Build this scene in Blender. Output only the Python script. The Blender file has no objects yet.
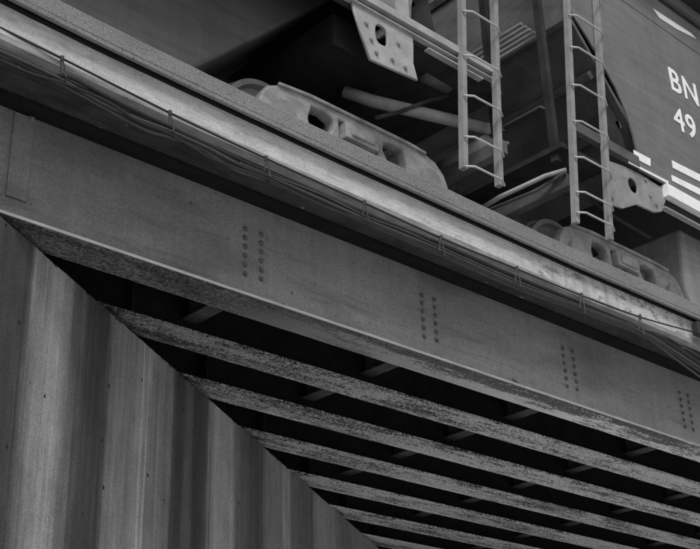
import bpy, bmesh, math, random
from mathutils import Vector, Matrix
random.seed(7)
C = bpy.context.scene.collection
PI = math.pi
EYE = 1.6                      # camera height above the ground
S = 3.7                        # metres per layout unit

# ---------------------------------------------------------------- camera
F_PX = 1209.68
CR = Vector((0.734633, -0.677793, -0.030167))
CU = Vector((-0.274179, -0.337255, 0.900603))
CF = Vector((0.620596, 0.653341, 0.433595))
cam_d = bpy.data.cameras.new('camera'); cam = bpy.data.objects.new('camera', cam_d); C.objects.link(cam)
cam_d.sensor_width = 36; cam_d.lens = 36*F_PX/700; cam_d.clip_end = 2000; cam_d.clip_start = 0.1
m = Matrix.Identity(4)
for i in range(3):
    m[i][0] = CR[i]; m[i][1] = CU[i]; m[i][2] = -CF[i]
m[2][3] = EYE
cam.matrix_world = m
bpy.context.scene.camera = cam

# ---------------------------------------------------------------- light
SUN_EL, SUN_AZ = math.radians(50), math.radians(228)   # azimuth measured from +X counter-clockwise
w = bpy.data.worlds.new('World'); bpy.context.scene.world = w; w.use_nodes = True
nt = w.node_tree; nt.nodes.clear()
sky = nt.nodes.new('ShaderNodeTexSky'); sky.sky_type = 'NISHITA'; sky.sun_disc = False
sky.sun_elevation = SUN_EL; sky.sun_rotation = math.radians(90) - SUN_AZ
sky.air_density = 1.0; sky.dust_density = 3.0
bw = nt.nodes.new('ShaderNodeRGBToBW')
bg = nt.nodes.new('ShaderNodeBackground'); bg.inputs[1].default_value = 0.07
wo = nt.nodes.new('ShaderNodeOutputWorld')
nt.links.new(sky.outputs[0], bw.inputs[0]); nt.links.new(bw.outputs[0], bg.inputs[0]); nt.links.new(bg.outputs[0], wo.inputs[0])
sd = bpy.data.lights.new('sun', 'SUN'); sd.energy = 1.55; sd.angle = math.radians(18); sd.color = (1, 1, 1)
so = bpy.data.objects.new('sun', sd); C.objects.link(so)
sdir = Vector((math.cos(SUN_EL)*math.cos(SUN_AZ), math.cos(SUN_EL)*math.sin(SUN_AZ), math.sin(SUN_EL)))
so.rotation_euler = sdir.to_track_quat('Z', 'Y').to_euler(); so.location = (-10, -20, 30)
sc = bpy.context.scene
sc.view_settings.view_transform = 'Standard'; sc.view_settings.look = 'None'
sc.view_settings.exposure = 0.62; sc.view_settings.gamma = 1.0
sc.render.resolution_x = 1024; sc.render.resolution_y = 803
sc.render.engine = 'CYCLES'

# ---------------------------------------------------------------- helpers
def U(x, y, z):                                    # layout units (about the eye) -> metres
    return Vector((x*S, y*S, z*S + EYE))
def P(px, py, Y):                                  # a sight line of the survey, met at distance Y (m) across the track
    d = CF + CR*((px-350)/F_PX) - CU*((py-274.5)/F_PX)
    d = d*(Y/d.y); return Vector((d.x, Y, d.z + EYE))

class MB:
    def __init__(s): s.v = []; s.f = []
    def add(s, vs, fs):
        o = len(s.v); s.v += [tuple(v) for v in vs]; s.f += [[o+i for i in f] for f in fs]; return s
    def box(s, x0, x1, y0, y1, z0, z1):
        return s.add([(x0,y0,z0),(x1,y0,z0),(x1,y1,z0),(x0,y1,z0),(x0,y0,z1),(x1,y0,z1),(x1,y1,z1),(x0,y1,z1)],
              [(0,3,2,1),(4,5,6,7),(0,1,5,4),(1,2,6,5),(2,3,7,6),(3,0,4,7)])
    def prism(s, poly, a, b, axis):                # poly 2-D, extruded from a to b along axis ('x','y','z')
        n = len(poly)
        def mk(p, t): return (t,p[0],p[1]) if axis=='x' else ((p[0],t,p[1]) if axis=='y' else (p[0],p[1],t))
        vs = [mk(p,a) for p in poly] + [mk(p,b) for p in poly]
        fs = [list(range(n))[::-1], list(range(n,2*n))] + [(i,(i+1)%n,n+(i+1)%n,n+i) for i in range(n)]
        return s.add(vs, fs)
    def tube(s, pts, r, n=8):
        pts = [Vector(p) for p in pts]; vs = []; fs = []
        up = Vector((0,0,1))
        for i, p in enumerate(pts):
            t = (pts[min(i+1,len(pts)-1)] - pts[max(i-1,0)]).normalized()
            a = t.cross(up) if abs(t.dot(up)) < .95 else t.cross(Vector((0,1,0)))
            a.normalize(); b = t.cross(a)
            for k in range(n):
                q = 2*PI*k/n; vs.append(p + (a*math.cos(q)+b*math.sin(q))*r)
        for i in range(len(pts)-1):
            for k in range(n): fs.append((i*n+k, i*n+(k+1)%n, (i+1)*n+(k+1)%n, (i+1)*n+k))
        fs.append(list(range(n))); fs.append([(len(pts)-1)*n+k for k in range(n)][::-1])
        return s.add(vs, fs)
    def lathe(s, prof, cx, cz, n=40):              # profile (radius, y) spun about the Y axis through (cx, cz)
        m_ = len(prof); vs = []; fs = []
        for k in range(n):
            q = 2*PI*k/n
            for r, y in prof: vs.append((cx+r*math.cos(q), y, cz+r*math.sin(q)))
        for k in range(n):
            for j in range(m_-1):
                fs.append((k*m_+j, k*m_+j+1, ((k+1)%n)*m_+j+1, ((k+1)%n)*m_+j))
        return s.add(vs, fs)
    def build(s, name, mat, parent=None, bevel=0, smooth=False, off=(0,0,0)):
        me = bpy.data.meshes.new(name); me.from_pydata(s.v, [], s.f); me.update()
        bm = bmesh.new(); bm.from_mesh(me); bmesh.ops.recalc_face_normals(bm, faces=bm.faces)
        bm.to_mesh(me); bm.free()
        if smooth:
            for p in me.polygons: p.use_smooth = True
        o = bpy.data.objects.new(name, me); me.materials.append(mat); C.objects.link(o)
        o.location = off
        if parent: o.parent = parent
        if bevel:
            b = o.modifiers.new('bevel', 'BEVEL'); b.width = bevel; b.segments = 2; b.limit_method = 'ANGLE'
        return o
def empty(name, label, cat, group=None):
    o = bpy.data.objects.new(name, None); C.objects.link(o); tag(o, label, cat, group); return o
def tag(o, label=None, cat=None, group=None, kind=None):
    if label: o['label'] = label
    if cat: o['category'] = cat
    if group: o['group'] = group
    if kind: o['kind'] = kind
    return o
def link_copy(src, parent, loc):
    o = src.copy(); C.objects.link(o); o.parent = parent; o.location = loc; return o
def plate(name, outline, holes, y0, y1, mat, parent, bevel=0.006):
    """flat casting or plate in the X-Z plane with holes, thickness y0..y1"""
    cu = bpy.data.curves.new(name, 'CURVE'); cu.dimensions = '2D'; cu.fill_mode = 'BOTH'
    for loop in [outline] + holes:
        sp = cu.splines.new('POLY'); sp.points.add(len(loop)-1); sp.use_cyclic_u = True
        for p, q in zip(sp.points, loop): p.co = (q[0], q[1], 0, 1)
    cu.extrude = (y1-y0)/2 - bevel; cu.bevel_depth = bevel; cu.bevel_resolution = 1; cu.offset = -bevel
    t = bpy.data.objects.new('tmp', cu); C.objects.link(t)
    dg = bpy.context.evaluated_depsgraph_get()
    me = bpy.data.meshes.new_from_object(t.evaluated_get(dg)); bpy.data.objects.remove(t)
    me.transform(Matrix.Rotation(PI/2, 4, 'X')); me.transform(Matrix.Translation((0,(y0+y1)/2,0)))
    me.materials.clear(); me.materials.append(mat)
    o = bpy.data.objects.new(name, me); C.objects.link(o); o.parent = parent; return o
def ell(cx, cz, rx, rz, n=20, p=1.0): 
    r = []
    for k in range(n):
        c, s_ = math.cos(2*PI*k/n), math.sin(2*PI*k/n)
        r.append((cx+rx*math.copysign(abs(c)**p, c), cz+rz*math.copysign(abs(s_)**p, s_)))
    return r

# ---------------------------------------------------------------- materials (black-and-white picture: neutral greys)
class NM:
    def __init__(s, name, rough=.7, spec=.3, metal=0):
        s.m = bpy.data.materials.new(name); s.m.use_nodes = True; s.t = s.m.node_tree
        s.b = s.t.nodes['Principled BSDF']; s.b.inputs['Roughness'].default_value = rough
        s.b.inputs['Specular IOR Level'].default_value = spec; s.b.inputs['Metallic'].default_value = metal
        s.geo = s.t.nodes.new('ShaderNodeNewGeometry'); s.pos = s.geo.outputs['Position']
    def n(s, k, **kw):
        x = s.t.nodes.new(k)
        for a, b in kw.items(): setattr(x, a, b)
        return x
    def lk(s, a, b): s.t.links.new(a, b)
    def noise(s, scale, stretch=(1,1,1), detail=4, rough=.55, off=(0,0,0)):
        mp = s.n('ShaderNodeMapping'); mp.inputs['Scale'].default_value = stretch; mp.inputs['Location'].default_value = off
        s.lk(s.pos, mp.inputs[0]); nn = s.n('ShaderNodeTexNoise'); nn.inputs['Scale'].default_value = scale
        nn.inputs['Detail'].default_value = detail; nn.inputs['Roughness'].default_value = rough
        s.lk(mp.outputs[0], nn.inputs['Vector']); return nn.outputs['Fac']
    def vor(s, scale, stretch=(1,1,1), off=(0,0,0)):
        mp = s.n('ShaderNodeMapping'); mp.inputs['Scale'].default_value = stretch; mp.inputs['Location'].default_value = off
        s.lk(s.pos, mp.inputs[0]); nn = s.n('ShaderNodeTexVoronoi'); nn.inputs['Scale'].default_value = scale
        s.lk(mp.outputs[0], nn.inputs['Vector']); return nn
    def ramp(s, x, stops):                        # stops: (pos, value)
        r = s.n('ShaderNodeValToRGB'); e = r.color_ramp.elements
        while len(e) < len(stops): e.new(0.5)
        for i, (p, v) in enumerate(stops): e[i].position = p; e[i].color = (v, v, v, 1)
        s.lk(x, r.inputs[0]); return r.outputs[0]
    def math(s, op, a, b=None, c=None, clamp=False):
        x = s.n('ShaderNodeMath', operation=op, use_clamp=clamp)
        for i, v in enumerate((a, b, c)):
            if v is None: continue
            if isinstance(v, (int, float)): x.inputs[i].default_value = v
            else: s.lk(v, x.inputs[i])
        return x.outputs[0]
    def mix(s, f, a, b):
        if isinstance(a, (int, float)) and isinstance(b, (int, float)):
            return s.math('MULTIPLY_ADD', f, b-a, a)
        return s.math('ADD', s.math('MULTIPLY', a, s.math('SUBTRACT', 1.0, f)), s.math('MULTIPLY', b, f))
    def xyz(s):
        x = s.n('ShaderNodeSeparateXYZ'); s.lk(s.pos, x.inputs[0]); return x.outputs
    def done(s, col, height=None, dist=.004, strength=.6, rough=None):
        s.lk(col, s.b.inputs['Base Color'])
        if height is not None:
            bp = s.n('ShaderNodeBump'); bp.inputs['Strength'].default_value = strength; bp.inputs['Distance'].default_value = dist
            s.lk(height, bp.inputs['Height']); s.lk(bp.outputs[0], s.b.inputs['Normal'])
        if rough is not None: s.lk(rough, s.b.inputs['Roughness'])
        return s.m

GY0, GSP, GFW = 1.70454*S, .21645*S, .0852*S
def flange_v(k, x):                                 # 0..1 across each bottom flange
    return k.math('DIVIDE', k.math('MODULO', k.math('SUBTRACT', x[1], GY0-.02), GSP), GFW)
def mat_speckle(name, lo, hi):            # scaling paint and rust on flange undersides
    k = NM(name, .75, .25)
    x = k.xyz()
    a = k.noise(1.0, (36, 62, 62), 6, .82); b = k.noise(1.0, (.55, 3.0, 3.0), 5, .65); c = k.noise(1.0, (60, 110, 110), 4, .75)
    d = k.noise(1.0, (2.2, 16, 16), 5, .7, (5,0,0))
    near = k.math('SUBTRACT', 1.0, k.math('MULTIPLY', k.math('SUBTRACT', x[0], 4.2), .19), clamp=True)  # light falloff along the span put into the colour: darker towards the abutment
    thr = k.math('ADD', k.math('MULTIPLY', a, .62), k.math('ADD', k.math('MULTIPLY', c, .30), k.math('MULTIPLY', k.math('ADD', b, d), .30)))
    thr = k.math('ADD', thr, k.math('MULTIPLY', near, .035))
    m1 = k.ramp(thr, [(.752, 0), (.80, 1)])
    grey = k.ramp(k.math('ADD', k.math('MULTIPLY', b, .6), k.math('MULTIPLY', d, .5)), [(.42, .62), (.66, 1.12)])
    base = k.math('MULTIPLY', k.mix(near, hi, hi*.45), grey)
    v = flange_v(k, x)
    en = k.noise(1.0, (5, 40, 40), 5, .75, (0,3,0))
    edge = k.math('MULTIPLY', k.ramp(v, [(.0,0),(.80, 0), (1.0, 1)]), k.ramp(en, [(.44, 0), (.54, 1)]))
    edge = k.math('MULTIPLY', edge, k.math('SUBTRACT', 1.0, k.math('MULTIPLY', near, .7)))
    base = k.mix(edge, base, .85)
    fine = k.ramp(k.noise(1.0, (25, 80, 80), 5, .75), [(.3, .70), (.7, 1.22)])
    m1 = k.math('MULTIPLY', m1, k.math('SUBTRACT', 1.0, k.math('MULTIPLY', edge, .6)))
    col = k.math('MULTIPLY', k.mix(m1, base, lo), fine)
    return k.done(col, k.math('MULTIPLY', m1, -1.0), .004, .7)
def mat_fascia_flange():
    k = NM('flaking_flange_paint', .7, .25)
    x = k.xyz()
    g = k.math('MULTIPLY', k.math('SUBTRACT', x[0], 4.6), .22, clamp=True)        # paint flakes more away from the abutment
    a = k.noise(1.0, (30, 46, 46), 6, .82); b = k.noise(1.0, (1.3, 9, 9), 5, .7, (3,0,0)); c = k.noise(1.0, (70, 110, 110), 4, .75)
    v = flange_v(k, x)
    thr = k.math('ADD', k.math('MULTIPLY', a, .75), k.math('ADD', k.math('MULTIPLY', c, .3), k.math('MULTIPLY', b, .3)))
    dark = k.ramp(thr, [(.62, 0), (.70, 1)])
    fl = k.math('ADD', a, k.math('ADD', k.math('MULTIPLY', k.math('SUBTRACT', b, .5), .9), k.math('MULTIPLY', k.math('SUBTRACT', v, .62), .24)))
    flake = k.math('MULTIPLY', k.ramp(fl, [(.465, 0), (.51, 1)]), g)
    col = k.mix(dark, .20, .035); col = k.mix(flake, col, .86)
    return k.done(col, k.math('ADD', dark, flake), .004, .6)
def mat_web():
    k = NM('weathered_grey_paint', .55, .35)
    big = k.ramp(k.noise(1.0, (.6, .6, 1.8), 6, .65), [(.3, .72), (.7, 1.16)])
    drip = k.ramp(k.noise(1.0, (11, 11, .7), 4, .6), [(.3, .90), (.7, 1.07)])
    fine = k.ramp(k.noise(1.0, (60, 60, 60), 5, .8), [(.34, .70), (.66, 1.26)])
    v = k.vor(5.5); pit = k.ramp(v.outputs['Distance'], [(.045, 1), (.085, 0)])
    sel = k.ramp(k.noise(1.0, (1.6, 1.6, 1.6), 2, .5, (5,1,2)), [(.44, 0), (.52, 1)]); pit = k.math('MULTIPLY', pit, sel)
    v2 = k.vor(14.0); pit2 = k.math('MULTIPLY', k.ramp(v2.outputs['Distance'], [(.06, 1), (.12, 0)]), k.ramp(k.noise(1.0, (2.4,2.4,2.4), 2), [(.46,0),(.52,1)]))
    sc_ = k.math('MULTIPLY', k.ramp(k.noise(1.0, (1.5, 1.5, 26), 5, .7), [(.57, 0), (.64, 1)]), .30)
    col = k.math('MULTIPLY', k.math('MULTIPLY', big, drip), k.math('MULTIPLY', fine, .235))
    col = k.mix(k.math('MULTIPLY', k.math('ADD', pit, pit2, clamp=True), .8), col, .03)
    col = k.mix(sc_, col, .07)
    x = k.xyz(); h = k.math('SUBTRACT', 1.0, k.math('MULTIPLY', k.math('SUBTRACT', x[2], EYE+S), 3.2), clamp=True)
    fx = k.math('MULTIPLY', k.math('SUBTRACT', x[0], 7.0), .45, clamp=True)
    pn = k.math('ADD', k.noise(1.0, (2.6, 2.6, 4.5), 3, .5, (0,0,4)), k.math('MULTIPLY', k.math('MULTIPLY', h, fx), .26))
    col = k.mix(k.math('MULTIPLY', k.ramp(pn, [(.775, 0), (.787, 1)]), .40), col, .06)
    col = k.mix(k.math('MULTIPLY', k.ramp(pn, [(.769, 0), (.781, 1), (.787, 1), (.799, 0)]), .75), col, .03)
    sm = k.math('MULTIPLY', k.ramp(k.noise(1.0, (.8, .8, 2.2), 3, .5, (2,0,3)), [(.52, 0), (.66, 1)]), .35)
    col = k.mix(sm, col, .05)
    return k.done(col, k.math('ADD', k.math('MULTIPLY', pit, -1.0), k.math('MULTIPLY', k.noise(1.0, (7,7,7), 5), .5)), .006, .35)
def mat_simple(name, v, rough=.7, amp=.25, scale=(6,6,6), bump=.3, spec=.3, metal=0):
    k = NM(name, rough, spec, metal)
    a = k.ramp(k.noise(1.0, scale, 6, .65), [(.25, v*(1-amp)), (.75, v*(1+amp))])
    f = k.ramp(k.noise(1.0, tuple(q*12 for q in scale), 3), [(.3, .88), (.7, 1.1)])
    return k.done(k.math('MULTIPLY', a, f), k.noise(1.0, tuple(q*6 for q in scale), 5), .004, bump)
def mat_wall():
    k = NM('stained_wall_concrete', .85, .2)
    x = k.xyz()
    wob = k.math('MULTIPLY', k.math('SUBTRACT', k.noise(1.0, (7, 7, .22), 6, .7), .5), .16)
    u = k.math('ADD', k.math('DIVIDE', x[0], S), wob)
    uu = k.math('DIVIDE', k.math('SUBTRACT', u, .7), 2.6)
    bands = [(.70,.13),(.885,.12),(.945,.30),(.985,.33),(1.03,.22),(1.08,.12),(1.13,.10),(1.19,.24),(1.28,.27),(1.312,.27),(1.322,.42),(1.334,.26),
             (1.42,.23),(1.455,.11),(1.485,.115),(1.51,.17),(1.545,.11),(1.60,.12),(1.64,.31),(1.74,.33),(1.78,.20),(1.85,.15),(1.93,.13),(1.965,.24),(2.08,.26),(2.115,.34),
             (2.14,.20),(2.30,.17),(2.315,.11),(2.34,.28),(2.48,.27),(2.6,.20),(2.85,.24),(3.2,.22)]
    # two ramps of at most 32 stops, joined
    b1 = k.ramp(uu, [((a-.7)/2.6, v) for a, v in bands[:17]]); b2 = k.ramp(uu, [((a-.7)/2.6, v) for a, v in bands[16:]])
    sel = k.math('GREATER_THAN', uu, (bands[16][0]-.7)/2.6)
    col = k.mix(sel, b1, b2)
    st = k.ramp(k.noise(1.0, (15, 15, .16), 6, .66), [(.28, .58), (.5, 1.0), (.72, 1.34)])
    msk = k.ramp(k.noise(1.0, (5, 5, .9), 5, .6, (3,3,3)), [(.38, .15), (.62, 1)]); st = k.mix(msk, k.math('ADD', 1.0, 0.0), st)
    st2 = k.ramp(k.noise(1.0, (60, 60, .8), 3, .6, (2,0,0)), [(.3, .92), (.7, 1.08)])
    blot = k.ramp(k.noise(1.0, (5, 5, 3), 8, .75), [(.3, .76), (.7, 1.20)])
    fine = k.ramp(k.noise(1.0, (90, 90, 90), 5, .8), [(.34, .58), (.66, 1.36)])
    col = k.math('MULTIPLY', k.math('MULTIPLY', k.math('MULTIPLY', k.math('POWER', col, 1.6), 2.35), st), k.math('MULTIPLY', k.math('MULTIPLY', st2, blot), fine))
    v = k.vor(4.2); pit = k.math('MULTIPLY', k.ramp(v.outputs['Distance'], [(.05, 1), (.075, 0)]), k.ramp(k.noise(1.0, (3,3,3), 1, .5, (7,7,7)), [(.40,0),(.42,1)]))
    v2 = k.vor(17.); pit2 = k.math('MULTIPLY', k.ramp(v2.outputs['Distance'], [(.07, 1), (.12, 0)]), k.ramp(k.noise(1.0, (9,9,9), 1), [(.56,0),(.6,1)]))
    pp = k.math('ADD', pit, k.math('MULTIPLY', pit2, .6), clamp=True)
    col = k.mix(pp, col, .03)
    return k.done(col, k.math('ADD', k.math('MULTIPLY', pp, -3.0), k.noise(1.0, (30,30,20), 6, .7)), .006, .5)
def mat_fascia():
    k = NM('pale_fascia_concrete', .8, .2)
    x = k.xyz()
    st = k.ramp(k.noise(1.0, (3.0, 34, 30), 8, .85), [(.32, .66), (.5, .98), (.68, 1.22)])
    bl = k.ramp(k.noise(1.0, (5, 8, 8), 8, .8, (4,0,0)), [(.3, .74), (.7, 1.16)])
    fine = k.ramp(k.noise(1.0, (90,90,90), 6, .85), [(.35, .70), (.65, 1.18)])
    # scaled patches at the far end
    far = k.math('MULTIPLY', k.math('SUBTRACT', x[0], 7.6), 1.5, clamp=True)
    pt = k.math('MULTIPLY', k.ramp(k.noise(1.0, (4.2, 4, 7), 6, .75, (1.3,0,0)), [(.545, 0), (.565, 1)]), far)
    vs = k.math('MULTIPLY', k.ramp(k.noise(1.0, (9, 9, .6), 4), [(.5, 0), (.68, 1)]), k.math('MULTIPLY', far, .5))
    col = k.math('MULTIPLY', k.math('MULTIPLY', st, bl), k.math('MULTIPLY', fine, .56))
    col = k.mix(k.math('MULTIPLY', pt, .75), col, .16); col = k.mix(vs, col, .2)
    v = k.vor(18.); pit = k.math('MULTIPLY', k.ramp(v.outputs['Distance'], [(.08, 1), (.16, 0)]), k.ramp(k.noise(1.0, (4,4,4), 1), [(.42,0),(.5,1)]))
    col = k.mix(k.math('MULTIPLY', pit, .6), col, .1)
    return k.done(col, k.math('ADD', k.math('MULTIPLY', pt, -1.0), k.noise(1.0, (40,60,60), 6, .7)), .006, .5)
def mat_curb():
    k = NM('pitted_curb_concrete', .85, .2)
    a = k.ramp(k.noise(1.0, (62, 62, 62), 5, .85), [(.32, .55), (.5, 1), (.68, 1.35)])
    bl = k.ramp(k.noise(1.0, (1.2, 4, 4), 4, .6), [(.3, .85), (.7, 1.12)])
    v = k.vor(48.); pit = k.math('MULTIPLY', k.ramp(v.outputs['Distance'], [(.10, .7), (.26, 0)]), k.ramp(k.noise(1.0, (11,11,11), 2), [(.44,0),(.52,1)]))
    v2 = k.vor(14.); pit2 = k.math('MULTIPLY', k.ramp(v2.outputs['Distance'], [(.06, 1), (.12, 0)]), k.ramp(k.noise(1.0, (4,4,4), 1), [(.50,0),(.56,1)]))
    pp = k.math('ADD', pit, pit2, clamp=True)
    col = k.mix(k.math('MULTIPLY', pp, .85), k.math('MULTIPLY', k.math('MULTIPLY', a, bl), .205), .03)
    return k.done(col, k.math('ADD', k.math('MULTIPLY', pp, -2.0), k.noise(1.0, (70,70,70), 4, .7)), .006, .7)
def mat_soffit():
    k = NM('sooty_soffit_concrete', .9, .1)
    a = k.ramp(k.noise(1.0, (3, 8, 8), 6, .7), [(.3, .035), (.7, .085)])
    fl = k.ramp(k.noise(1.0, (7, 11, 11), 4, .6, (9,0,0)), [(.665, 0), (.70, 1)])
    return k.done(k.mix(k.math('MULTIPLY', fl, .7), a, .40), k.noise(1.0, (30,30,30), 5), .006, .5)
def mat_car(name, v):
    k = NM(name, .5, .4)
    dust = k.ramp(k.noise(1.0, (.7, .7, .6), 7, .7), [(.3, .76), (.7, 1.18)])
    drip = k.ramp(k.noise(1.0, (9, 9, .4), 5, .65), [(.3, .90), (.5, 1), (.75, 1.1)])
    sm = k.ramp(k.noise(1.0, (1.0, 5, 16), 6, .7, (6,0,0)), [(.3, .80), (.7, 1.16)])
    col = k.math('MULTIPLY', k.math('MULTIPLY', dust, drip), k.math('MULTIPLY', sm, v))
    return k.done(col, k.noise(1.0, (4,4,4), 3), .01, .25)

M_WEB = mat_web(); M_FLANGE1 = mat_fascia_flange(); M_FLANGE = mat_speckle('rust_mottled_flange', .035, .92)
M_RIVET = mat_simple('shaded_rivet_heads', .10, .6, .5, (20,20,20), .3, .3)  # darker than the web: shadow contrast of the heads put into the colour
M_EDGE = mat_simple('lit_flange_edge', .34, .6, .35, (3,20,20), .5, .3)  # paler than the web: light on the flange edge put into the colour
M_SOOT_SHADE = mat_simple('soot_and_shade_steel', .017, .85, .4, (5,5,5), .3, .1)  # soot black on inner webs; painted shade on top flange, curb back and bolster
M_SOOT2 = mat_simple('soot_stained_bracing', .08, .8, .4, (9,9,9), .4, .2)
M_WALL = mat_wall(); M_FASCIA = mat_fascia(); M_CURB = mat_curb(); M_SOFFIT = mat_soffit()
M_CHAMFER = mat_simple('shaded_chamfer_concrete', .26, .85, .45, (4,14,14), .4, .2)  # shade of the downward face put into the colour, darker than the fascia
M_CABLE = mat_simple('black_cable_sheath', .02, .45, .3, (10,10,10), .1, .5)
M_CABLE2 = mat_simple('grey_cable_sheath', .06, .5, .3, (10,10,10), .1, .5)
M_WIRE = mat_simple('dark_steel_wire', .03, .5, .2, (10,10,10), .1, .4)
M_CARP = mat_car('hopper_body_paint', .165)
M_BAY1 = mat_car('pale_bay_paint', .5); M_BAY2 = mat_car('grimy_bay_paint', .11)
M_CARD = mat_simple('dirt_and_shade_steel', .03, .75, .6, (4,4,4), .4, .2)  # underframe dirt, and shade painted into recesses and the left car's end
M_CARM = mat_simple('dusty_end_sheet', .10, .65, .5, (2,2,4), .3, .3)
M_LIGHT = mat_simple('pale_dusty_steel', .33, .6, .25, (5,5,8), .3, .3)
M_TRUCK = mat_simple('dust_covered_cast_steel', .32, .8, .5, (5,5,9), .9, .3)
M_LADDER = mat_simple('worn_ladder_steel', .25, .5, .3, (6,6,6), .3, .4)
M_RUNG = mat_simple('polished_rung_steel', .45, .4, .2, (9,9,9), .1, .5)
M_WHITE = mat_simple('white_lettering', .82, .55, .12, (7,7,12), .1, .3)
M_RAIL = mat_simple('rail_steel', .18, .45, .3, (3,3,3), .3, .5)
M_BALLAST = mat_simple('crushed_stone_ballast', .22, .9, .6, (9,9,9), 1., .2)
M_GROUND = mat_simple('pale_gravel_ground', .5, .95, .3, (.4,.4,.4), .5, .1)
M_ROAD = mat_simple('worn_concrete_road', .5, .9, .2, (1.5,1.5,1.5), .5, .2)
M_PAVE = mat_simple('pavement_concrete', .45, .9, .15, (1,1,1), .4, .2)

# ---------------------------------------------------------------- ground and road (below the frame)
g = MB().add([(-400,-400,0),(400,-400,0),(400,400,0),(-400,400,0)], [(0,1,2,3)]).build('ground', M_GROUND); tag(g, kind='structure')
WD = Vector((1, .624, 0)).normalized(); WN = Vector((.624, -1, 0)).normalized()   # along the abutment, out of its face
W0 = Vector((0, 1.189*S, 0))
def strip(name, a, b, z0, z1, mat, l0=-60, l1=80):
    q = [W0+WD*l0+WN*a, W0+WD*l1+WN*a, W0+WD*l1+WN*b, W0+WD*l0+WN*b]
    o = MB().prism([(v.x, v.y) for v in q], z0, z1, 'z').build(name, mat); return tag(o, kind='structure')
strip('pavement', .0, 1.8, -.2, .15, M_PAVE, .2, 60)
strip('road', 1.82, 9.6, -.2, .008, M_ROAD)
strip('pavement', 9.62, 11.4, -.2, .15, M_PAVE)

# ---------------------------------------------------------------- abutments
def wall_y(x): return .624*x + 1.189
ab = empty('abutment', 'tall stained concrete abutment wall with dark vertical streaks under the girders', 'wall')
foot = [(-8,1.30),(.178,1.30),(5.2,wall_y(5.2)),(-8,wall_y(5.2))]
def scaled(poly): return [(a*S, b*S) for a, b in poly]
N_ = 700; ZT = .990*S+EYE; lines = [[], [], []]                   # front face in short lengths so that its top arris is worn and chipped
for i in range(N_+1):
    x = .178 + (5.2-.178)*i/N_; q = Vector((x*S, wall_y(x)*S, 0)); j1 = random.uniform(0, .007); j2 = random.uniform(-.006, .006)
    if random.random() < .05: j1 += .022; j2 -= .012
    lines[0].append((q.x, q.y, -.3)); lines[1].append((q.x, q.y, ZT-.018-j1)); lines[2].append((q.x-WN.x*(.018+j1), q.y-WN.y*(.018+j1), ZT+j2*.4))
back = [(5.2*S+.001, wall_y(5.2)*S+.5), (-8*S, wall_y(5.2)*S+.5), (-8*S, 1.30*S)]
rings = [[*lines[0], *[(a, b, -.3) for a, b in back]], [*lines[1], *[(a, b, ZT-.03) for a, b in back]], [*lines[2], *[(a, b, ZT) for a, b in back]]]
m_ = len(rings[0]); vs = rings[0]+rings[1]+rings[2]; fs = []
for g_ in (0, 1):
    for i in range(m_): fs.append((g_*m_+i, g_*m_+(i+1)%m_, (g_+1)*m_+(i+1)%m_, (g_+1)*m_+i))
fs += [list(range(m_))[::-1], [2*m_+i for i in range(m_)]]
MB().add(vs, fs).build('wall_stem', M_WALL, ab)
bk = [(-8,1.66),(wall_y(0)*0+(1.66-1.189)/.624-.36,1.66),((4.2-1.189)/.624-.36,4.2),(-8,4.2)]
MB().prism(scaled(bk), .992*S+EYE, 1.2435*S+EYE, 'z').build('backwall', M_SOFFIT, ab)
fa = empty('abutment', 'far concrete abutment wall at the other end of the bridge, behind the bracing', 'wall')
dx = 5.6
MB().prism(scaled([(.178+dx,1.30),(14,1.30),(14,wall_y(5.2)),(5.2+dx,wall_y(5.2))]), -.3, .988*S+EYE, 'z').build('wall_stem', M_PAVE, fa)

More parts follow.
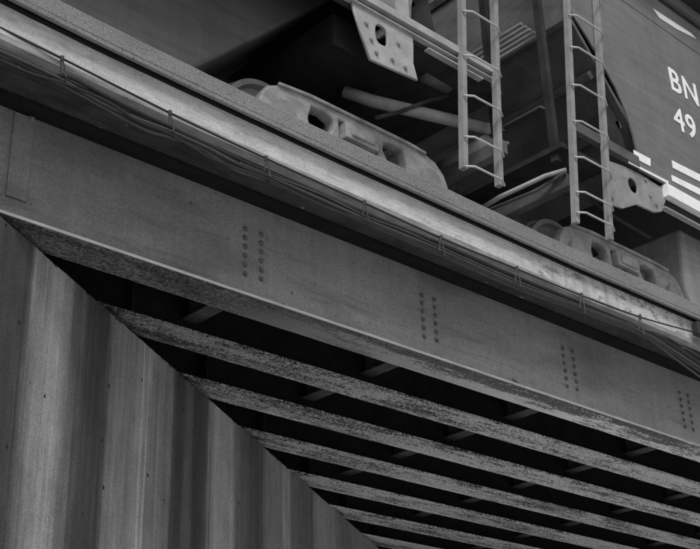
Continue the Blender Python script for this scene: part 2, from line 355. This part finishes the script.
# ---------------------------------------------------------------- railway bridge
br = empty('railway_bridge', 'steel girder railway bridge with pale concrete fascia crossing above the abutment', 'bridge')
Y0, FW, SP = 1.70454, .0852, .21645
NG = 9; XE = 8.2
TF = 1.2372                                            # underside of the top flange
RIV = [1.384, 1.905, 2.430, 2.967] + [2.967+.5277*i for i in range(1, 9)]
def xs(y): return (y-1.189)/.624                        # abutment face at this distance
rivet_src = None
for k in range(NG):
    y = Y0 + SP*k; yc = y + FW/2
    x0 = .35 if k == 0 else xs(yc) - .30
    tw = .0022
    def bx(mb, xa, xb, ya, yb, za, zb):
        a = U(xa,ya,za); b = U(xb,yb,zb); mb.box(a.x,b.x,a.y,b.y,a.z,b.z)
    mb = MB(); bx(mb, x0, XE, yc-tw, yc+tw, 1.0065, TF-.001)
    gd = mb.build('girder', M_WEB if k == 0 else M_SOOT_SHADE, br)
    if k == 0: gd['label'] = 'outermost grey painted girder with rivet rows'
    mb = MB(); bx(mb, x0, XE, y, y+FW, TF, TF+.0068); mb.build('top_flange', M_SOOT_SHADE, gd)  # near-black colour stands in for the shadow above the web
    # bottom flange with slightly wavy edges
    mb = MB(); n = 160; vs = []; fs = []
    for i in range(n+1):
        xx = x0 + (XE-x0)*i/n; j1 = random.uniform(-.0006,.0006); j2 = random.uniform(-.0006,.0006)
        for (yy, zz) in ((y+j1,1.0),(y+FW+j2,1.0),(y+FW+j2,1.0062),(y+j1,1.0062)): vs.append(U(xx,yy,zz))
    for i in range(n):
        for q in range(4): fs.append((i*4+q, i*4+(q+1)%4, (i+1)*4+(q+1)%4, (i+1)*4+q))
    fs += [(0,1,2,3), (n*4,n*4+1,n*4+2,n*4+3)]
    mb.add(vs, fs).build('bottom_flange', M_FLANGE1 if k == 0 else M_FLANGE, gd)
    if k == 0:
        mb = MB(); bx(mb, x0, XE, y-.0032, y-.0007, .9995, 1.0050); mb.build('lit_edge_strip', M_EDGE, gd)  # thin strip added for the lit edge line
    # bearing stiffener near the seat
    if k > 0:
        mb = MB(); xa = xs(y)+.045
        bx(mb, xa, xa+.004, y+.006, yc-tw-.0005, 1.0068, TF-.002); mb.build('bearing_stiffener', M_SOOT_SHADE, gd)
    mb = MB(); xa = xs(y)-.06
    bx(mb, xa-.03, xa+.03, y+.004, y+FW-.004, .9915, .9995); mb.build('bearing_plate', M_SOOT_SHADE, gd)
    if k == 0:
        for i, xr in enumerate(RIV):
            for col in (-.0205, .0215):
                for j in range(6):
                    zz = 1.173 - .0205*j + (.001 if col > 0 else 0)
                    loc = U(xr+col, yc-tw-.0002, zz)
                    if rivet_src is None:
                        mbb = MB(); prof = [(.0,-.021),(.009,-.0195),(.016,-.014),(.0205,-.006),(.0215,0.)]
                        mbb.lathe(prof, 0, 0, 12); rivet_src = mbb.build('rivet', M_RIVET, gd, smooth=True, off=loc)
                    else: link_copy(rivet_src, gd, loc)
        # cover plate at the seat end
        mb = MB(); a = P(6,196,0.1); 
        bx(mb, .832, .872, yc-tw-.004, yc-tw-.0003, 1.060, TF-.004); mb.build('cover_plate', M_WEB, gd, bevel=.003)
        b_ = MB(); b_.lathe([(.0,-.03),(.016,-.03),(.02,-.02),(.02,-.012),(.034,-.012),(.036,0)], 0, 0, 6)
        q = P(31,121,(yc-tw)*S); b_.build('bolt', M_LADDER, gd, off=q)
# cross bracing between the girders
ysl = [Y0+FW/2+SP*k for k in range(NG)]
src = None
for xr in RIV:
    for k in range(NG-1):
        if xr < xs(ysl[k+1]) + .05: continue
        ya, yb = ysl[k]*S+.012, ysl[k+1]*S-.012
        if src is None:
            h = .14*S; L_ = SP*S-.024; mb = MB()
            mb.box(-.006,.006,0,L_,0.008,h); mb.box(-.075,.075,0,L_,-.006,.006)
            mb.box(-.075,.075,0,L_,h+.002,h+.012)
            src = mb.build('diaphragm', M_SOOT2, br, off=(xr*S, ya, 1.045*S+EYE))
        else: link_copy(src, br, (xr*S, ya, 1.045*S+EYE))

# deck slab, fascia beam, curb : swept with the slight bow of the outer line
DEV = [(-8,.012),(.4,.013),(.65,.011),(.83,.006),(.9,.004),(1.1,.001),(1.3,-.001),(1.5,-.003),(2.3,-.006),(2.7,-.003),(3.2,0),(9,0)]
def dev(x):
    for (a, p), (b, q) in zip(DEV, DEV[1:]):
        if a <= x <= b: return p + (q-p)*(x-a)/(b-a)
    return 0
def sweep(name, prof, mat, parent, gain=1, x0=-6, x1=8.2, step=.035, jit=0, fixed=(), bevel=0):
    n = int((x1-x0)/step); vs = []; fs = []; m_ = len(prof)
    for i in range(n+1):
        x = x0 + (x1-x0)*i/n; d = -1.6*dev(x)/.85*gain
        for q, (yy, zz) in enumerate(prof):
            jj = 0 if q in fixed else random.uniform(-jit, jit)
            vs.append(U(x, yy + (0 if q in fixed else d) + jj, zz + (0 if q in fixed else random.uniform(-jit, jit))))
    for i in range(n):
        for q in range(m_): fs.append((i*m_+q, i*m_+(q+1)%m_, (i+1)*m_+(q+1)%m_, (i+1)*m_+q))
    fs += [list(range(m_)), [n*m_+q for q in range(m_)][::-1]]
    return MB().add(vs, fs).build(name, mat, parent, bevel=bevel)
sweep('deck_slab', [(1.652,1.2445),(3.72,1.2445),(3.72,1.32),(1.652,1.32)], M_SOFFIT, br, 0, step=.2)
sweep('fascia_soffit', [(1.6205,1.2450),(1.651,1.2450),(1.651,1.2530),(1.6165,1.2530)], M_SOFFIT, br, 1, fixed=(1,2))
sweep('fascia_chamfer', [(1.6200,1.2450),(1.6160,1.2535),(1.607,1.2625),(1.6075,1.2512)], M_CHAMFER, br, 1, jit=.0002) if False else None
sweep('chamfer_strip', [(1.6195,1.2455),(1.6195,1.2540),(1.6065,1.2655),(1.6065,1.2535)], M_CHAMFER, br, 1, jit=.00015)
sweep('fascia_beam', [(1.6070,1.2660),(1.651,1.2560),(1.651,1.3235),(1.6070,1.3235)], M_FASCIA, br, 1, jit=.0002, fixed=(1,2))
# curb: an upstand beam hollow behind its face, carried on the slab
sweep('curb_beam', [(1.5870,1.3250),(1.5925,1.3245),(1.5925,1.352),(1.650,1.352),(1.650,1.3730),(1.5870,1.3730),(1.5850,1.370),(1.5850,1.3362),(1.5864,1.3354),(1.5853,1.3346),(1.5857,1.3262)], M_CURB, br, 1.05, jit=.00035)
sweep('curb_back', [(1.600,1.3238),(1.66,1.3238),(1.66,1.3516),(1.600,1.3516)], M_SOOT_SHADE, br, 1.05, step=.1)  # hollow and near-black backing added to keep the curb's underside dark

# ---------------------------------------------------------------- track
bl = MB().prism(scaled([(-8,1.67),(XE,1.67),(XE,3.70),(-8,3.70)]), 1.3215*S+EYE, 1.345*S+EYE, 'z').build('ballast_bed', M_BALLAST); tag(bl, kind='structure')
YC = 2.07*S; RT = 5.20 + EYE                             # track centre, top of rail
for sgn, lab in ((-1, 'near steel rail under the freight car wheels'), (1, 'far steel rail behind the near one')):
    yy = YC + sgn*.7525
    r_ = MB().prism([(yy-.075,RT-.175),(yy+.075,RT-.175),(yy+.075,RT-.165),(yy+.01,RT-.14),(yy+.01,RT-.05),(yy+.037,RT-.035),(yy+.037,RT),(yy-.037,RT),(yy-.037,RT-.035),(yy-.01,RT-.05),(yy-.01,RT-.14),(yy-.075,RT-.165)], -28, XE*S, 'x').build('rail', M_RAIL)
    tag(r_, lab, 'rail')

# ---------------------------------------------------------------- freight cars
YS = 6.07; YF = 2*YC - YS
def truck_parts(root, cx):
    """one truck: two side frames, two wheelsets, bolster, springs"""
    tr = MB(); tr.box(cx-.28, cx+.28, YC-1.0, YC+1.0, RT+.42, RT+.66)
    trk = tr.build('truck', M_TRUCK, root, bevel=.02)
    for y0 in (6.60, 2*YC-6.72):
        Z = lambda v: RT+v
        out = [(-1.16,.34),(-1.13,.56),(-1.05,.69),(-.90,.76),(-.60,.795),(.60,.795),(.82,.775),(1.0,.72),(1.11,.62),(1.16,.50),(1.17,.34),
               (.98,.30),(.92,.42),(.78,.42),(.72,.24),(.45,.12),(-.45,.12),(-.72,.24),(-.78,.42),(-.92,.42),(-.98,.30)]
        hole = lambda c, sx: [(c+sx*a, Z(b)) for a, b in [(-.13,.69),(.03,.70),(.12,.66),(.13,.58),(.06,.46),(-.05,.38),(-.14,.42),(-.17,.55)]]
        mid = [(cx-.24,Z(.68)),(cx+.24,Z(.68)),(cx+.24,Z(.30)),(cx-.24,Z(.30))]
        fr = plate('side_frame', [(cx+a, Z(b)) for a, b in out], [hole(cx-.43,1), hole(cx+.43,-1), mid], y0, y0+.13, M_TRUCK, trk, .018)
        # raised ribs along the top chord and over the journals
        rb = MB(); rb.prism([(cx-.95,Z(.755)),(cx-.60,Z(.785)),(cx+.60,Z(.785)),(cx+.85,Z(.765)),(cx+.85,Z(.735)),(cx+.60,Z(.752)),(cx-.60,Z(.752)),(cx-.95,Z(.725))], y0-.03, y0-.001, 'y')
        rb.build('frame_rib', M_TRUCK, trk, bevel=.008)
        bo = MB(); bo.box(cx-.20,cx+.20,y0-.05,y0+.2,Z(.50),Z(.665)); bo.box(cx-.14,cx+.14,y0-.07,y0-.045,Z(.53),Z(.62)); bo.build('bolster_end', M_TRUCK, trk, bevel=.015)
        sp = MB()
        for c in (-.16, 0, .16):
            for tt in range(1):
                pts = [(cx+c+.062*math.cos(q*.6), y0+.065+.062*math.sin(q*.6), Z(.14)+.34*q/60) for q in range(61)]
                sp.tube(pts, .014, 5)
        sp.build('coil_springs', M_CARD, trk)
    for ax in (-.89, .89):
        for sg in (-1, 1):
            yo = YC+sg*.70
            f = lambda d: yo + sg*d
            prof = [(.09,f(-.02)),(.12,f(-.02)),(.16,f(.02)),(.36,f(.045)),(.40,f(-.02)),(.478,f(-.02)),(.478,f(.012)),(.458,f(.03)),(.452,f(.125)),(.40,f(.13)),(.385,f(.07)),(.18,f(.075)),(.13,f(.12)),(.09,f(.12)),(.09,f(-.02))]
            MB().lathe(prof, cx+ax, RT+.457, 48).build('wheel', M_LADDER, trk, smooth=False)
        MB().tube([(cx+ax,YC-.98,RT+.457),(cx+ax,YC+.98,RT+.457)], .085, 16).build('axle', M_CARD, trk)
        for sg in (-1, 1):
            MB().tube([(cx+ax,YC+sg*.93,RT+.457),(cx+ax,YC+sg*1.10,RT+.457)], .13, 16).build('bearing_cap', M_LADDER, trk)
    return trk

def ladder(root, xa, xb, zs, zbot, ztop, lean, y=YS-.05):
    L = lambda x, z: x + lean*(z-(6.6+EYE))
    def stile(x): return MB().prism([(L(x,zbot)-.03,zbot),(L(x,zbot)+.03,zbot),(L(x,ztop)+.03,ztop),(L(x,ztop)-.03,ztop)], y-.02, y+.04, 'y')
    ld = stile(xa).build('ladder', M_LADDER, root)
    stile(xb).build('stile', M_LADDER, ld)
    for z in zs:
        a, b = L(xa, z), L(xb, z)
        MB().tube([(a-.03,y-.03,z-.01),(a+.03,y-.06,z-.003),(a+.06,y-.075,z),(b-.06,y-.075,z),(b-.03,y-.06,z-.003),(b+.03,y-.03,z-.01)], .011, 8).build('rung', M_RUNG, ld, smooth=True)
    return ld

def zc(v): return v + EYE
E_TOP = 9.45
def freight_car(sx, off, label):
    """sx=+1: the car's near end faces -X (right-hand car); sx=-1 mirrors it. X = off + sx*x, x measured on the right-hand car."""
    root = empty('freight_car', label, 'freight car', 'freight cars on the bridge')
    X = lambda x: off + sx*x
    def poly(l): return [(X(a), zc(b)) for a, b in l]
    def box(x0, x1, y0, y1, z0, z1): 
        a, b = sorted((X(x0), X(x1))); return MB().box(a, b, y0, y1, zc(z0), zc(z1))
    END = 19.5; LOW = 6.632 if sx > 0 else 6.87
    # body side sheets, cut back round the end recess
    side = [(9.20,E_TOP),(9.20,8.50),(9.28,8.27),(9.50,8.08),(9.66,7.90),(9.80,7.74),(9.92,7.60),(10.02,7.42),(10.09,7.24),(10.14,7.05),(10.16,6.86),(10.15,LOW),(END,LOW),(END,E_TOP)]
    for y0 in (YS, YF-.02):
        MB().prism(poly(side), y0, y0+.02, 'y').build('side_sheet', M_CARP, root)
    for xp in ([13.2, 15.6, 18.0] if sx > 0 else [12.9, 15.3, 17.7]):
        box(xp-.05, xp+.05, YS-.06, YS-.001, 6.75, E_TOP-.1).build('side_post', M_CARP, root)
    # end: upper wall, slope sheet, ribs
    box(9.21, 9.24, YS+.021, YF-.021, 8.22, E_TOP).build('end_wall', M_CARM if sx > 0 else M_CARD, root)  # left car's end takes the darker steel as painted shade
    box(9.12, 9.21, YS+.0, YF, 8.14, 8.23).build('end_stiffener', M_CARM, root)
    MB().prism(poly([(9.24,8.20),(10.55,6.72),(10.58,6.76),(9.27,8.25)]), YS+.022, YF-.022, 'y').build('slope_sheet', M_CARM if sx > 0 else M_CARD, root)
    for q in (.3, .62):
        xx, zz = 9.24+1.31*q, 8.20-1.48*q
        MB().prism(poly([(xx,zz-.002),(xx+.06,zz-.07),(xx-.02,zz-.14),(xx-.08,zz-.07)]), YS+.1, YF-.1, 'y').build('slope_rib', M_CARM if sx > 0 else M_CARD, root)
    # inside gusset between slope sheet and sill
    MB().prism(poly([(9.84,7.60),(9.98,7.56),(10.14,6.72),(9.66,6.72)]), YS+.10, YS+.115, 'y').build('end_gusset', M_CARD, root)
    # corner post, ladder
    box(8.83, 8.90, YS+.12, YS+.2, 6.3, E_TOP).build('corner_post', M_CARD, root)
    a, b = (8.915, 9.465) if sx > 0 else (7.265, 7.745)
    ladder(root, a, b, [zc(v) for v in (5.59,5.83,6.25,6.70,7.17,7.68,8.13,8.6,9.05)] if sx > 0 else [zc(v) for v in (5.49,5.81,6.27,6.74,7.28,7.75,8.2,8.65,9.1)], zc(5.48), zc(9.3), .125 if sx > 0 else .09)
    # side sill: bright lip, dark channel, thin lower lip
    if sx < 0:
        box(9.0, END, YS-.03, YS+.05, 6.785, 6.865).build('side_sill', M_LIGHT, root)
        box(9.0, END, YS+.06, YS+.08, 6.69, 6.785).build('sill_web', M_CARD, root)
        box(9.0, END, YS-.01, YS+.05, 6.725, 6.738).build('sill_rib', M_LIGHT, root)
        box(9.2, 9.95, YS-.01, YS+.05, 6.655, 6.67).build('sill_lower_edge', M_LIGHT, root)
        box(10.20, 10.36, YS-.02, YS+.04, 6.866, E_TOP).build('side_post', M_LIGHT, root)
    else:
        box(9.0, 10.145, YS-.02, YS+.05, 6.66, 6.78).build('side_sill', M_CARM, root)
        box(10.62, END, YS+.06, YS+.08, 6.36, 6.62).build('sill_web', M_CARD, root)
    if sx > 0: box(10.62, END, YS-.035, YS+.05, 6.47, 6.62).build('sill_lip', M_WHITE, root)
    if sx > 0: box(10.55, END, YS-.01, YS+.06, 6.30, 6.315).build('sill_lower_edge', M_LIGHT, root)
    # centre sill, end sill, coupler
    box(8.75, END, YC-.2, YC+.2, 6.05, 6.5).build('centre_sill', M_CARD, root)
    box(8.86, 8.96, YS+.05, YF-.05, 5.98, 6.12).build('end_sill', M_CARM, root)
    if sx > 0: box(8.80, 9.55, YS+.03, YF-.03, 6.40, 6.46).build('end_platform', M_CARD, root)
    else: box(8.80, 10.3, YS+.09, YF-.09, 6.70, 6.75).build('end_platform', M_CARD, root)  # extended as an added dark sheet so the space underneath reads black
    cp = MB(); a, b = sorted((X(8.42), X(8.9))); cp.box(a, b, YC-.11, YC+.11, RT+.70, RT+.92)
    a, b = sorted((X(8.28), X(8.46))); cp.box(a, b, YC-.2, YC+.02, RT+.68, RT+.96); cp.build('coupler', M_CARD, root, bevel=.03)
    # uncoupling lever along the end
    MB().tube([(X(8.84),YS+.05,zc(6.12)),(X(8.80),YS+.4,zc(6.05)),(X(8.78),YC-.3,zc(6.1))], .018, 8).build('uncoupling_lever', M_CARM, root)
    # grab irons
    for z in (6.95,):
        MB().tube([(X(8.82),YS+.2,zc(z)),(X(8.76),YS+.2,zc(z)),(X(8.76),YS+.75,zc(z)),(X(8.82),YS+.75,zc(z))], .012, 8).build('grab_iron', M_CARM, root)
    # brake platform grating and hand brake on the end
    for i in range(5 if sx > 0 else 0):
        box(8.78+.075*i, 8.82+.075*i, YS+.35, YS+1.5, 8.10, 8.13).build('platform_slat', M_LADDER, root)
    # eaves
    box(9.18, END, YS+.03, YF-.03, E_TOP+.001, E_TOP+.12).build('eave_recess', M_CARD, root)
    box(9.18, END, YS-.02, YF+.02, E_TOP+.121, E_TOP+.27).build('roof_rail', M_CARP, root)
    box(9.10, END, YS-.36, YF+.36, E_TOP+.30, E_TOP+.34).build('roof_dark_overhang', M_CARD, root)  # dark overhang added to blacken the corner above the eaves
    # roof
    box(9.12, END, YS+.02, YF-.02, E_TOP+.345, E_TOP+.40).build('roof', M_CARM, root)
    return root, X, box, poly

# right-hand car -------------------------------------------------
rc, X, box, poly = freight_car(1, 0, 'grey hopper car with white painted letters, numbers and sill stripes on its side')
pl = [P(a,b,6.12) for a, b in [(604,160),(603,186),(606,204),(622,209),(636,205),(654,213),(661,212),(665,200),(664,190),(640,175),(622,166)]]
plate('bolster_plate', [(v.x, v.z) for v in pl], [[(v[0], v[1]) for v in ell(P(632,186,6.12).x, P(632,186,6.12).z, .085, .09)]], 6.105, 6.13, M_LADDER, rc, .006)
truck_parts(rc, 10.44)
bay = [(11.76,6.68),(11.70,6.2),(11.68,5.85),(11.76,5.72),(11.98,5.60),(12.3,5.45),(14.2,5.45),(15.0,6.68)]
MB().prism([(a, zc(b)) for a, b in bay], 6.62, 2*YC-6.62, 'y').build('hopper_bay', M_BAY1, rc, bevel=.04)
# white stencils on the side
def decal(parent, corners, name='stencil', y=YS-.006, mat=None):
    vs = [P(a, b, YS) for a, b in corners]
    n = len(vs); mb = MB(); mb.add([(v.x, y-.001, v.z) for v in vs]+[(v.x, y+.004, v.z) for v in vs],
        [list(range(n)), [n+i for i in range(n)][::-1]]+[(i,(i+1)%n,n+(i+1)%n,n+i) for i in range(n)])
    return mb.build(name, mat or M_WHITE, parent)
decal(rc, [(633,150),(650,159),(650,166.5),(634,158)])
decal(rc, [(628,161),(668,181.5),(668,184),(628,163)])
decal(rc, [(671.5,160.5),(700,175),(700,182),(672.5,168)])
decal(rc, [(671,175),(700,189),(700,195.5),(672,181)])
decal(rc, [(653,9),(690,33),(696,39),(676,29),(659,18)])
def text(body, x, z, h, parent):
    cu = bpy.data.curves.new('lettering', 'FONT'); cu.body = body; cu.size = h/.73; cu.extrude = .002; cu.offset = .007; cu.space_character = 1.12
    t = bpy.data.objects.new('tmp', cu); C.objects.link(t)
    me = bpy.data.meshes.new_from_object(t.evaluated_get(bpy.context.evaluated_depsgraph_get())); bpy.data.objects.remove(t)
    me.transform(Matrix.Rotation(PI/2, 4, 'X')); me.materials.clear(); me.materials.append(M_WHITE)
    o = bpy.data.objects.new('lettering', me); C.objects.link(o); o.location = (x, YS-.006, z); o.parent = parent; return o
t0 = P(670, 88, YS); text('BN', t0.x, t0.z, .335, rc)
t1 = P(675, 127, YS); text('49', t1.x, t1.z, .33, rc)

# left-hand car (mirrored) --------------------------------------
OFF = 16.80
lc, X, box, poly = freight_car(-1, OFF, 'dusty hopper car without lettering, its pale holed bolster plate above the truck')
pl = [P(a,b,6.10) for a, b in [(360,33),(369.5,60),(417,81),(412.5,64),(412.5,46)]]
pl = [Vector((P(350,2,6.10).x, 6.1, zc(6.74)))] + pl + [Vector((P(412,44,6.10).x, 6.1, zc(6.74)))]
c = P(380.5, 36, 6.10)
plate('bolster_plate', [(v.x, v.z) for v in pl], [ell(c.x, c.z, .075, .105, 20, .7)], 6.085, 6.115, M_LIGHT, lc, .006)
MB().box(P(352,0,6.15).x-.1, P(412,60,6.15).x-.05, 6.30, 9.1, zc(6.38), zc(6.7)).build('body_bolster', M_SOOT_SHADE, lc)
truck_parts(lc, 6.44)
bay = [(6.35,7.38),(6.17,7.20),(4.70,5.78),(4.45,5.45),(1.6,5.45),(.4,6.7),(.4,7.38)]
MB().prism([(a, zc(b)) for a, b in bay], 6.66, 2*YC-6.66, 'y').build('hopper_bay', M_BAY2, lc, bevel=.04)
MB().tube([P(345,92,6.75), P(372,101,6.55), P(430,115,6.45), P(488,129,6.4)], .06, 12).build('brake_pipe', M_LADDER, lc, smooth=True)
v = P(437,80,6.45); MB().tube([(v.x-.22,v.y,v.z-.03),(v.x+.16,v.y,v.z)], .075, 16).build('brake_cylinder', M_CARM, lc, smooth=True)
v = P(482,152,6.5); MB().tube([(v.x,v.y-.1,v.z),(v.x,v.y+.6,v.z)], .14, 16).build('air_valve', M_LADDER, lc, smooth=True)

def bolts(parent, px, Y):
    for a, b in px:
        q = P(a, b, Y); h = MB(); h.lathe([(.0,-.02),(.016,-.02),(.018,-.014),(.018,-.006),(.026,-.006),(.026,0)], 0, 0, 6)
        h.build('bolt', M_LADDER, parent, off=q)
bolts(lc, [(366,24),(371,40),(376,53),(392,60),(405,68),(398,44)], 6.084)
bolts(rc, [(610,176),(612,198),(645,180),(656,205),(650,196)], 6.104)
def hose(parent, pts, r=.022):
    MB().tube([Vector(p) for p in pts], r, 8).build('air_hose', M_CARD, parent, smooth=True)
hose(lc, [(7.95,YC-.5,zc(6.05)),(8.05,YC-.5,zc(5.85)),(8.2,YC-.45,zc(5.62)),(8.35,YC-.4,zc(5.55))])
hose(rc, [(8.8,YC-.5,zc(6.05)),(8.68,YC-.5,zc(5.85)),(8.52,YC-.45,zc(5.62)),(8.36,YC-.4,zc(5.55))])
hose(lc, [P(376,118,6.4),P(400,112,6.4),P(430,100,6.4),P(448,96,6.4)], .02)
hose(rc, [P(560,192,6.35),P(590,200,6.35),P(622,222,6.35),P(650,238,6.35)], .02)
MB().tube([P(472,214,6.9),P(500,197,6.5),P(545,176,6.3),P(566,170,6.15)], .026, 8).build('uncoupling_rod', M_LADDER, rc, smooth=True)
# weld seams and small stencils on the car side
for xp in (12.6, 14.4, 16.2, 18.0):
    MB().box(xp-.012, xp+.012, YS-.006, YS-.0005, zc(6.66), zc(9.42)).build('weld_seam', M_CARP, rc)
MB().box(9.3, 19.4, YS-.007, YS-.0008, zc(9.02), zc(9.045)).build('weld_seam', M_CARP, rc)

# ---------------------------------------------------------------- cables strung along the fascia
YB = 5.895
def interp(pts, n=10):
    """smooth a pixel track (Catmull-Rom)"""
    out = []
    for i in range(len(pts)-1):
        p0 = pts[max(i-1,0)]; p1 = pts[i]; p2 = pts[i+1]; p3 = pts[min(i+2,len(pts)-1)]
        for q in range(n):
            t = q/n
            out.append(tuple(.5*((2*p1[j])+(-p0[j]+p2[j])*t+(2*p0[j]-5*p1[j]+4*p2[j]-p3[j])*t*t+(-p0[j]+3*p1[j]-3*p2[j]+p3[j])*t**3) for j in (0,1)))
    out.append(pts[-1]); return out
CLIPS = [(62,58.5),(170,113),(266,158.5),(364.5,203),(441,238),(517,269),(581.5,295.5),(640,317)]
def run(name, pts, r, mat, label, cat='cable', y=YB, ext=True, group=None):
    if ext:
        a, b = pts[0], pts[1]; pts = [(a[0]-(b[0]-a[0])*60/abs(b[0]-a[0]), a[1]-(b[1]-a[1])*60/abs(b[0]-a[0]))]+pts
        a, b = pts[-1], pts[-2]; pts = pts+[(a[0]+(a[0]-b[0])*60/abs(b[0]-a[0]), a[1]+(a[1]-b[1])*60/abs(b[0]-a[0]))]
    r *= .74; w_ = [P(px, py, y) for px, py in interp(pts, 6)]
    o = MB().tube(w_, r, 8).build(name, mat, smooth=True); return tag(o, label, cat, group)
run('messenger_wire', [(0,27.5)]+CLIPS+[(697,333)], .011, M_WIRE, 'thin straight black wire stretched along the pale concrete fascia above the cables', 'wire', ext=True, y=YB-.01)
run('cable', [(0,51),(29,64),(64,81),(104,104),(138,119),(170,131),(208,148),(240,165),(268,176),(320,199),(367,220),(394,231),(440,250),(517,284),(584,309),(643,332),(674,351),(700,368)], .016, M_CABLE2, 'thick grey cable running through every hanger down to the right edge')
run('cable', [(0,55.5),(22,65),(51,80),(66,87),(104,108),(145,130),(170,137.5),(200,148),(235,170),(267,181),(320,204),(367,223.5),(440,255),(517,288.5),(584,313),(643,336),(674,358),(700,377)], .014, M_CABLE2, 'lowest grey cable of the bundle, sagging between the first two hangers', y=YB+.02)
run('cable', [(0,53),(40,73),(69,77),(100,93),(138,112),(170,127),(230,155),(267,172),(367,214),(440,243.5),(517,277),(584,304),(643,329),(674,346),(700,363)], .018, M_CABLE, 'black cable at the top of the bundle under the straight wire', y=YB+.015)
run('cable', [(0,60),(30,73),(66,84),(104,100),(138,121),(170,134),(215,160),(267,179),(320,205),(367,222),(440,253),(517,286),(584,311.5),(643,334),(674,354),(700,372)], .013, M_CABLE, 'thin black cable crossing over the grey ones left of the first hanger', y=YB-.015)
run('cable', [(240,163),(267,174),(320,194),(367,216.5),(405,231),(440,247),(517,281),(584,307),(640,328),(665,336),(700,357)], .010, M_CABLE2, 'thin grey cable splitting away from the bundle near the right edge', y=YB-.01, ext=False)
ords = ['leftmost', 'second from left', 'third from left', 'fourth from left', 'fourth from right', 'third from right', 'second from right', 'rightmost']
for i, (cx, cy) in enumerate(CLIPS):
    pv = [P(a, b, yy) for a, b, yy in [(cx-1.5,cy+13,YB-.03),(cx-1,cy+5,YB-.03),(cx,cy-1,YB-.03),(cx+1.2,cy+4,YB-.035),(cx+3,cy+11,YB-.05),(cx+4,cy+18,YB-.055),(cx+3.4,cy+23,YB-.03),(cx+2.4,cy+25,YB+.04)]]
    mb = MB(); mb.tube(pv, .0055, 6)
    a = P(cx, cy-2.2, YB-.02); b = P(cx, cy+2.4, YB-.02); mb.tube([a, b], .014, 8)
    o = mb.build('cable_hanger', M_WIRE)
    tag(o, f'{ords[i]} of the eight twisted wire hangers under the straight black wire', 'cable hanger', 'wire hangers along the cable bundle')
jb = P(698, 330, YB-.02)
jx = MB(); jx.box(jb.x-.07, jb.x+.16, jb.y-.05, jb.y+.03, jb.z-.07, jb.z+.07)
o = jx.build('wire_clamp', M_WIRE, bevel=.01); tag(o, 'small dark clamp holding the straight wire at the right edge of the fascia', 'clamp')
